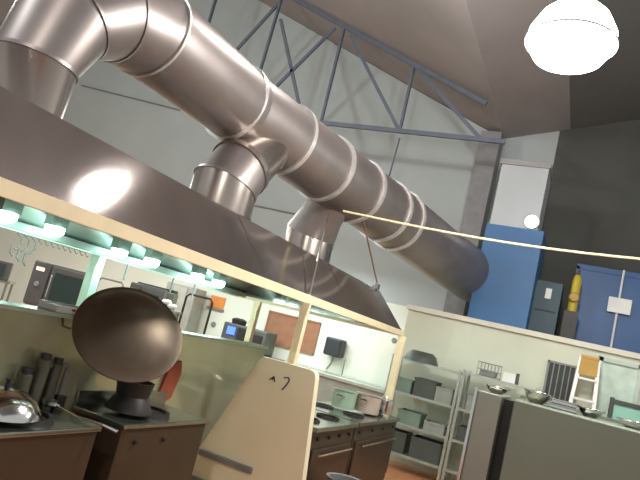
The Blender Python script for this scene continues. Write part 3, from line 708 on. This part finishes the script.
# equipment row behind the wok: low dark cooker line
t = thing('grill_cooker', (-8.7, 8.8, 0), 'dark grill cooker showing over the top of the big wok', 'cooker')
MB().obox((-8.0, 9.98, .88), .80, .45, 1.72, R(25), None, .015).build('body', mat('cooker_dark', (.13, .14, .12), .4, .4), t)
MB().obox((-8.0, 9.98, 1.77), .76, .40, .06, R(25), None, .01).build('top_grate', M_DARK, t)
# three hanging rods of a pot rail
for k, (x, y, lb) in enumerate(((-4.97, 5.55, 'left'), (-4.97, 6.45, 'middle'), (-4.97, 6.95, 'right'))):
    tag(MB().ring_tube([(x, y, 1.73), (x, y, ZB - .045)], .012, 8).build('drop_rod', M_GREYP), lb + ' of the three thin rods hanging from the rear rim of the hood', 'rod', 'drop rods')

def flat(name, x0, x1, z0, z1, m, label, cat, y=12.80, th=.03, frame=None):
    t = thing(name, ((x0 + x1) / 2, y - th, z0), label, cat)
    MB().box(x0, x1, y - th, y, z0, z1, .004).build('board', m, t)
    if frame:
        b = MB()
        for a in (x0, x1): b.box(a - .02, a + .02, y - th - .015, y, z0, z1)
        for a in (z0, z1): b.box(x0 - .02, x1 + .02, y - th - .015, y, a - .02, a + .02)
        b.build('frame', frame, t)
    return t
flat('poster', -8.57, -8.14, 1.66, 1.95, M_ORANGE, 'small orange poster on the kitchen wall', 'poster')
MB().box(-8.60, -8.11, 12.74, 12.80, 1.61, 1.655).build('shelf_strip', M_GREYP, bpy.data.objects['poster'])
flat('notice_board', -6.84, -6.10, 1.18, 1.90, M_BROWN, 'brown notice board left of the front hood post', 'board', frame=M_BROWN)
flat('notice_board', -5.98, -5.50, 1.18, 1.90, M_BROWN, 'brown notice board right of the front hood post', 'board', frame=M_BROWN)
t = thing('wall_speaker', (-5.05, 12.7, 1.3), 'black speaker box mounted on the kitchen wall right of the boards', 'speaker')
MB().obox((-4.95, 12.62, 1.46), .40, .30, .40, R(-8), None, .04).build('case', M_BLACKP, t); MB().box(-5.0, -4.9, 12.7, 12.8, 1.35, 1.5).build('bracket', M_DARK, t)
MB().ring_tube([(-4.98, 12.75, 1.28), (-5.02, 12.78, 1.1), (-5.1, 12.78, .95)], .012, 6).build('lead', M_GREYP, t)
t = thing('wall_clip', (-3.6, 12.78, 1.9), 'tiny dark fitting high on the wall near the corner post', 'fitting')
MB().lathe([(0, 0), (.06, 0), (.05, .03), (0, .03)], (-3.72, 12.8, 1.92), (0, -1, 0), 16).build('disc', M_GREYP, t, True)
# vending-like machine with blue screen
t = thing('drinks_machine', (-7.4, 12.3, 0), 'grey machine with a glowing blue screen by the kitchen wall', 'machine')
MB().box(-7.52, -6.84, 12.0, 12.5, .9, 1.42, .03).build('body', mat('machine_grey', (.08, .09, .10), .2, .45), t)
MB().box(-7.38, -7.17, 11.97, 12.0, 1.16, 1.34).build('screen', M_SCREEN, t)
MB().box(-7.1, -6.9, 11.97, 12.0, 1.05, 1.36).build('dispenser', M_DARK, t)
MB().lathe([(0, 0), (.16, 0), (.18, .10), (.10, .14), (0, .14)], (-7.25, 12.2, 1.42), n=20).build('hopper', M_DARK, t, True)
t2 = counter(-6.98, 12.25, 0, 1.9, .6, .90, 'long steel counter under the machines by the wall')
t = thing('grey_machine', (-6.6, 12.3, .9), 'plain grey machine right of the pale rear post', 'machine')
MB().box(-6.72, -6.34, 11.95, 12.5, .9, 1.42, .03).build('body', mat('machine_grey2', (.10, .11, .10), .2, .45), t)
MB().box(-6.65, -6.42, 11.93, 11.95, 1.05, 1.3).build('door', M_DARK, t)
# sink with tap right of the boards
t = thing('sink_unit', (-5.0, 12.2, 0), 'pale steel sink unit with draining shelf below the black speaker', 'sink')
MB().box(-5.9, -3.4, 12.05, 12.75, .82, .90, .01).build('worktop', M_RACK, t)
MB().box(-5.85, -3.45, 12.1, 12.7, 0, .82).build('cupboard', mat('sink_front', (.30, .32, .28), .4, .4), t)
MB().ring_tube([(-4.6, 12.5, .9), (-4.6, 12.5, 1.25), (-4.55, 12.4, 1.32), (-4.5, 12.3, 1.25)], .018, 8).build('tap', M_BRIGHT, t, True)
t = thing('wall_dish', (-8.1, 12.7, 1.3), 'dark oval dish on the wall under the orange poster', 'dish')
MB().lathe([(0, 0), (.07, 0), (.06, .03), (0, .04)], (-8.3, 12.8, 1.25), (0, -1, 0), 20).build('dish', M_GREYP, t, True)
# white folded tray hanging by the green post
t = thing('white_tray', (-5.3, 4.6, 1.4), 'white tray resting on the splashback cap left of the green post', 'tray')
MB().box(-3.12, -2.95, 2.80, 3.12, 1.425, 1.465, .008).build('tray', M_WHITE, t)
MB().box(-3.12, -3.10, 2.80, 3.12, 1.46, 1.475).build('lip', M_WHITE, t)

for o in list(bpy.data.objects):
    if 'base' in o: del o['base']
